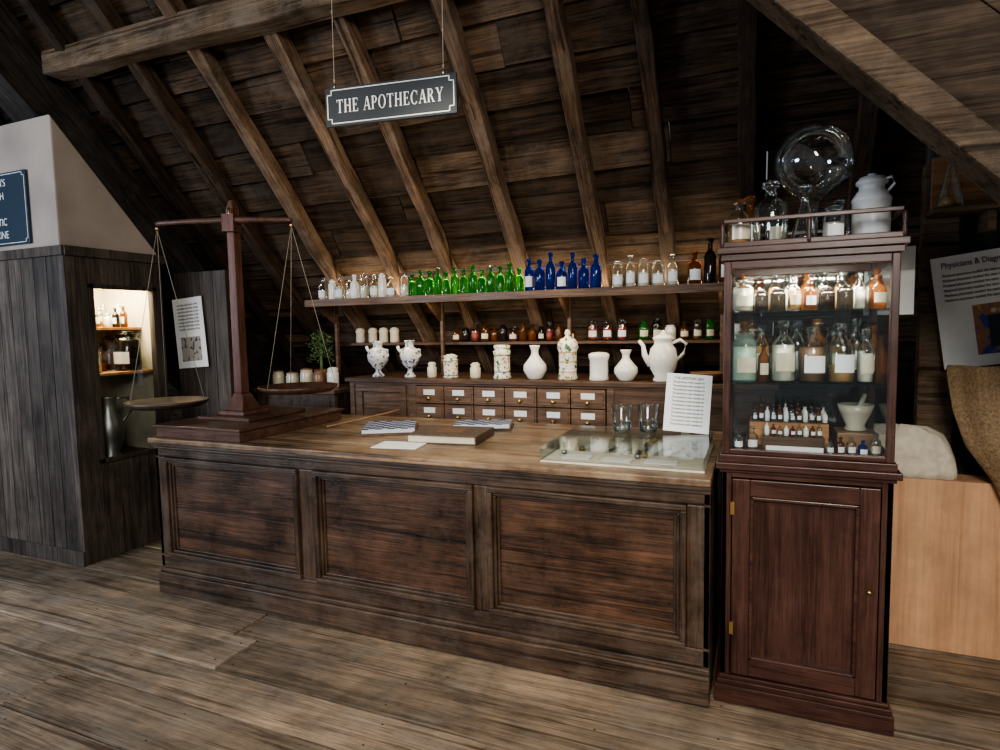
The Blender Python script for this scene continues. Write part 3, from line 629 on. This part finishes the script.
row('miniature_medicine_bottles',.996,2.575,[(-.06,.075,.018,'gclear','powder','paper',0,.7),(-.01,.095,.022,'gclear','ochre','paper',0,.6),(.262,.06,.014,'gclear','powder','paper',0,.7),(.297,.07,.014,'gamber',None,'paper',0,.7),(.332,.075,.016,'gclear','ochre','paper',0,.7),(.37,.06,.016,'gblue',None,'paper',0,.7),(.41,.09,.018,'gclear','powder','cream',0,.7)])
b=B()
b.box(-.02,.27,2.70,2.88,.996,1.09,'orange'); b.box(-.01,.26,2.71,2.87,1.09,1.092,'leather'); b.box(.03,.25,2.62,2.69,.996,1.045,'shelf')
for i in range(24): bottle(b,0+(i%12)*.0235,2.73+(i//12)*.07,1.093,R(.045,.07),.0095,['gclear','gamber','ceramic'][i%3],None,'paper',0,'ybrown',10)
for i in range(9): bottle(b,.045+i*.0235,2.655,1.046,R(.04,.055),.0095,['ceramic','gamber','gclear'][i%3],None,'paper',0,'ybrown',10)
b.obj('medicine_chest_set')
b=B(); b.box(.04,.235,2.512,2.516,.998,1.03,'paper'); b.box(.05,.225,2.516,2.532,.998,1.0,'paper')
b.obj('cabinet_label'); 
b=B(); b.box(.30,.44,2.70,2.86,.996,1.06,'ybrown'); b.obj('wooden_box',.003)
b=B(); b.lathe([(.035,0),(.042,.006),(.032,.02),(.055,.07),(.066,.105),(.058,.105),(.03,.04)],(.37,2.78,1.061),'cream',22); b.tube([(.365,2.78,1.10),(.40,2.76,1.21)],[.014,.008],'cream'); b.obj('mortar_and_pestle')
# bottles on top
TZ=1.781
b=B(); bottle(b,-.065,2.56,TZ,.19,.042,'gclear','ochre','cream',0,'gamber',22,.8); b.obj('amber_specimen_bottle')
b=B(); bottle(b,.045,2.58,TZ,.25,.062,'gclear',None,None,0,'gclear',26); b.obj('large_glass_bottle')
b=B(); bottle(b,.160,2.56,TZ,.22,.048,'gclear','powder',None,1,'gclear',26,.2); b.obj('conical_glass_flask')
b=B(); bottle(b,-.03,2.78,TZ,.24,.045,'gamber',None,'cream',0,'gamber',22); b.obj('amber_glass_bottle')
b=B(); bottle(b,.255,2.56,TZ,.14,.036,'gclear','powder','paper',3,'gclear',22,.9); b.obj('labelled_glass_jar')
b=B(); c=(.20,2.76,2.13)
pr=[(.142*math.sin(pi*k/20)+.0005,-.142*math.cos(pi*k/20)) for k in range(3,21)]
pr=[(.03,-.348),(.045,-.343),(.022,-.30),(.022,-.19),(.035,-.15)]+pr
b.lathe(pr,c,'gglobe',36)
b.tube([(.22,2.74,2.04),(.25,2.68,2.05),(.28,2.60,2.055)],[.03,.033,.042],'gglobe',18)
b.obj('glass_globe_flask')
b=B(); c=(.385,2.64,TZ)
b.lathe([(.064,0),(.066,.005),(.066,.02),(.063,.022),(.063,.15),(.065,.152),(.065,.16),(.047,.19),(.042,.195),(.042,.21),(.052,.215),(.052,.225),(.046,.23),(.040,.24),(.014,.245),(.014,.252),(.003,.254)],c,'enamel',32)
b.tube([(.43,2.62,TZ+.18),(.45,2.60,TZ+.205),(.44,2.60,TZ+.23),(.42,2.62,TZ+.225)],.005,'enamel'); b.obj('enamel_milk_can')
b=B(); bottle(b,.30,2.82,TZ,.20,.042,'gclear',None,None,0,'gclear',22); b.obj('clear_glass_bottle')
b=B(); bottle(b,.07,2.80,TZ,.22,.042,'gclear','brownp','cream',0,'gclear',22,.5); b.obj('rear_glass_bottle')
# ------------------------------------------------------------ right side
b=B(); b.box(.28,1.06,3.20,3.22,0,.785,'ply'); b.box(.28,1.06,3.22,3.36,.765,.785,'ply'); b.box(1.04,1.06,3.22,3.36,0,.765,'ply'); b.box(.28,.30,3.22,3.36,0,.765,'ply'); b.obj('plywood_box',.002)
b=B(); n=60; vs=[];fs=[]
prof=[(.235,0),(.235,.03),(.228,.08),(.21,.14),(.188,.185),(.13,.215),(.02,.225)]
for j,(r,z) in enumerate(prof):
    for i in range(n):
        a=2*pi*i/n; k=1+(.05*math.sin(9*a)+.035*math.sin(17*a+1))*(1-z/.25); ex=abs(math.cos(a))**.6*math.copysign(1,math.cos(a)); ey=abs(math.sin(a))**.6*math.copysign(1,math.sin(a))
        vs.append((.60+r*k*ex,3.275+r*k*ey*.30,.786+z+.01*math.sin(5*a)*(z>.1)))
for j in range(len(prof)-1):
    for i in range(n): k=(i+1)%n; fs.append((j*n+i,j*n+k,(j+1)*n+k,(j+1)*n+i))
fs+=[tuple(reversed(range(n))),tuple((len(prof)-1)*n+i for i in range(n))]
b.add(vs,fs,'linen',True).obj('draped_linen_cloth')
b=B(); nu,nv=40,50; vs=[];fs=[]
prof=[(0,1.12),(.3,1.09),(.6,1.02),(.8,.94),(.95,.84),(1.1,.79),(1.27,.76),(1.32,.77)]
def lx(z):
    for (a,p),(c,q_) in zip(prof,prof[1:]):
        if a<=z<=c: return p+(q_-p)*(z-a)/(c-a)
    return prof[-1][1]
for j in range(nv+1):
    z=.01+1.29*j/nv
    for i in range(nu+1):
        k=i/nu; x=lx(z)+k*(1.75-lx(z)); yv=3.13-.05*math.sin(pi*min(1,k*3))-.03*math.sin(26*k+z*4)-.015*math.sin(9*z+5*k)-.012*math.sin(60*k-3*z)
        if k==0: yv=3.16
        vs.append((x,yv,z))
o=len(vs)
vs+=[(x,yv+.02,z) for x,yv,z in vs]
W=nu+1
for j in range(nv):
    for i in range(nu):
        a=j*W+i; fs.append((a,a+1,a+W+1,a+W)); fs.append((o+a,o+a+W,o+a+W+1,o+a+1))
for i in range(nu): fs.append((i,o+i,o+i+1,i+1)); a=nv*W+i; fs.append((a,a+1,o+a+1,o+a))
for j in range(nv): a=j*W; fs.append((a,a+W,o+a+W,o+a)); a=j*W+nu; fs.append((a,o+a,o+a+W,a+W))
b.add(vs,fs,'burlap',True).obj('burlap_sacking')
e=empty('physicians_poster')
b=B(); b.box(0,.46,-.003,.003,-.50,0,'paper'); b.obj('sheet',0,e)
text('title',"Physicians & Diagnosis",.036,(.035,-.004,-.04),(pi/2,0,0),'ink',e,'LEFT',sx=.80)
for i in range(6): text('body_%d'%i,"Medieval physicians studied the stars and urine of",.018,(.035,-.004,-.085-i*.022),(pi/2,0,0),'ink',e,'LEFT',sx=.75)
b=B(); b.box(.13,.40,-.0045,-.003,-.45,-.23,'pic'); b.box(.18,.23,-.0055,-.0045,-.42,-.28,'signblue'); b.box(.26,.31,-.0055,-.0045,-.43,-.27,'gred')
for cx,m in((.205,'cream'),(.285,'cream')): b.lathe([(.004,-.006),(.014,0),(.004,.006)],(0,0,0),m,14,X=Matrix.Translation((cx,-.0058,-.262))@Matrix.Rotation(pi/2,4,'X')@Matrix.Scale(.1,4,(0,0,1)))
b.obj('picture',0,e)
e.location=(.715,3.30,1.765); e.rotation_euler=(0,math.radians(-8),0)
b=B(); b.box(.70,1.15,3.20,3.36,1.955,1.98,'purlin'); b.box(.72,1.15,3.345,3.36,1.98,2.22,'orange'); b.box(.90,.93,3.22,3.36,1.87,1.955,'purlin'); b.obj('bracket_shelf',.004)
b=B(); bottle(b,.775,3.27,1.981,.25,.05,'gclear','ochre',None,1,'gclear',22,.3); b.obj('glass_flask')
b=B(); b.box(.42,.60,3.0,3.004,1.52,1.80,'paper'); b.box(.44,.46,3.004,3.02,.0,1.78,'cz'); b.obj('pinned_notice')
e=empty('pinned_information_sheet')
b=B(); b.box(-.15,.15,-.002,.002,-.26,.26,'paper'); b.box(-.10,.10,-.004,-.002,-.21,-.03,'picg'); b.obj('sheet',0,e)
for i in range(8): text('line_%d'%i,"remedies and herbs of the",.024,(0,-.003,.21-i*.026),(pi/2,0,0),'ink',e,sx=.85)
e.location=(-3.90,3.32,1.50); e.rotation_euler=(0,math.radians(-4),0)
# booth display contents
b=B()
bottle(b,-4.15,3.0,1.241,.28,.085,'gdark','ybrown','paper',3,'gdark',24)
for i,(x,y,h,r,m) in enumerate(((-4.15,2.75,.2,.05,'gclear'),(-4.3,2.68,.16,.05,'cream'),(-4.28,2.88,.2,.05,'gamber'),(-4.2,2.62,.12,.03,'ceramic'),(-4.40,2.80,.25,.05,'gclear'),(-4.42,3.05,.25,.05,'gamber'))): bottle(b,x,y,1.241,h,r,m,'ochre','paper',[0,3][i%2])
for i in range(18): bottle(b,-4.28-(i%2)*.09,2.60+i*.03,1.551,R(.09,.18),.024,['gclear','gamber','ceramic','gclear','gdark'][i%5],'ochre','paper',[0,3][i%2])
for i in range(8): bottle(b,-4.38-(i%2)*.10,2.60+i*.068,.641,R(.2,.4),.04,['steel','ceramic','gdark','cream'][i%4],None,None,[2,0,3][i%3])
b.obj('booth_display_bottles')
b=B(); b.lathe([(.07,0),(.075,.01),(.05,.04),(.09,.14),(.085,.25),(.05,.34),(.055,.42),(.06,.43),(.05,.43)],(-4.14,2.82,.641),'steel',26); b.tube([(-4.14,2.90,.86),(-4.14,2.99,.95),(-4.14,2.97,1.05),(-4.14,2.88,1.05)],.008,'steel'); b.obj('pewter_jug')
# ------------------------------------------------------------ camera & light
psi=math.radians(22.8); th=math.radians(4.5); ro=.019
cam=bpy.data.cameras.new('camera'); cam.lens=610/1000*36; cam.sensor_width=36; cam.clip_start=.05
co=bpy.data.objects.new('camera',cam); bpy.context.scene.collection.objects.link(co)
co.matrix_world=Matrix.Translation((0,0,1.5))@Matrix.Rotation(psi,4,'Z')@Matrix.Rotation(pi/2-th,4,'X')@Matrix.Rotation(-ro,4,'Z')
bpy.context.scene.camera=co
def area(name,loc,target,sx,sy,power,col):
    l=bpy.data.lights.new(name,'AREA'); l.shape='RECTANGLE'; l.size=sx; l.size_y=sy; l.energy=power; l.color=col
    o=bpy.data.objects.new(name,l); o.location=loc; d=Vector(target)-Vector(loc); o.rotation_euler=d.to_track_quat('-Z','Y').to_euler(); bpy.context.scene.collection.objects.link(o); return o
def spot(name,loc,target,power,col,ang,blend=.5,size=.05):
    l=bpy.data.lights.new(name,'SPOT'); l.energy=power; l.color=col; l.spot_size=math.radians(ang); l.spot_blend=blend; l.shadow_soft_size=size
    o=bpy.data.objects.new(name,l); o.location=loc; d=Vector(target)-Vector(loc); o.rotation_euler=d.to_track_quat('-Z','Y').to_euler(); bpy.context.scene.collection.objects.link(o); return o
area('window_daylight',(-4.8,-1.2,2.0),(-3.4,2.4,.9),1.2,1.0,150,(.66,.80,1))
area('room_daylight',(.9,-1.6,2.9),(-.8,2.0,.3),1.6,1.2,185,(1,.95,.88))
spot('floor_spotlight',(-.2,.2,3.2),(-.3,1.8,0),190,(1,.93,.82),72,1,.12)
spot('counter_spotlight',(-1.2,1.6,3.0),(-1.2,3.0,.9),170,(1,.90,.74),60,.8,.06)
spot('rafter_spotlight',(-1.7,1.5,1.95),(-1.95,3.6,2.25),62,(1,.84,.64),74,1,.08)
area('shelf_uplight',(-1.5,3.85,1.725),(-1.5,3.78,2.5),2.9,.03,15,(1,.80,.54))
area('shelf_downlight',(-1.4,3.64,1.668),(-1.4,3.9,1.0),2.6,.03,9,(1,.82,.56))
area('cabinet_light',(.17,2.56,1.698),(.17,2.70,1.0),.4,.03,11,(1,.92,.78))
area('booth_light',(-4.25,2.85,1.94),(-4.3,2.85,1.0),.3,.4,36,(1,.85,.55))
w=bpy.data.worlds.new('world'); bpy.context.scene.world=w; w.use_nodes=True
w.node_tree.nodes['Background'].inputs[0].default_value=(.72,.75,.80,1); w.node_tree.nodes['Background'].inputs[1].default_value=.27
try: bpy.context.scene.view_settings.look='AgX - Medium High Contrast'
except Exception: pass
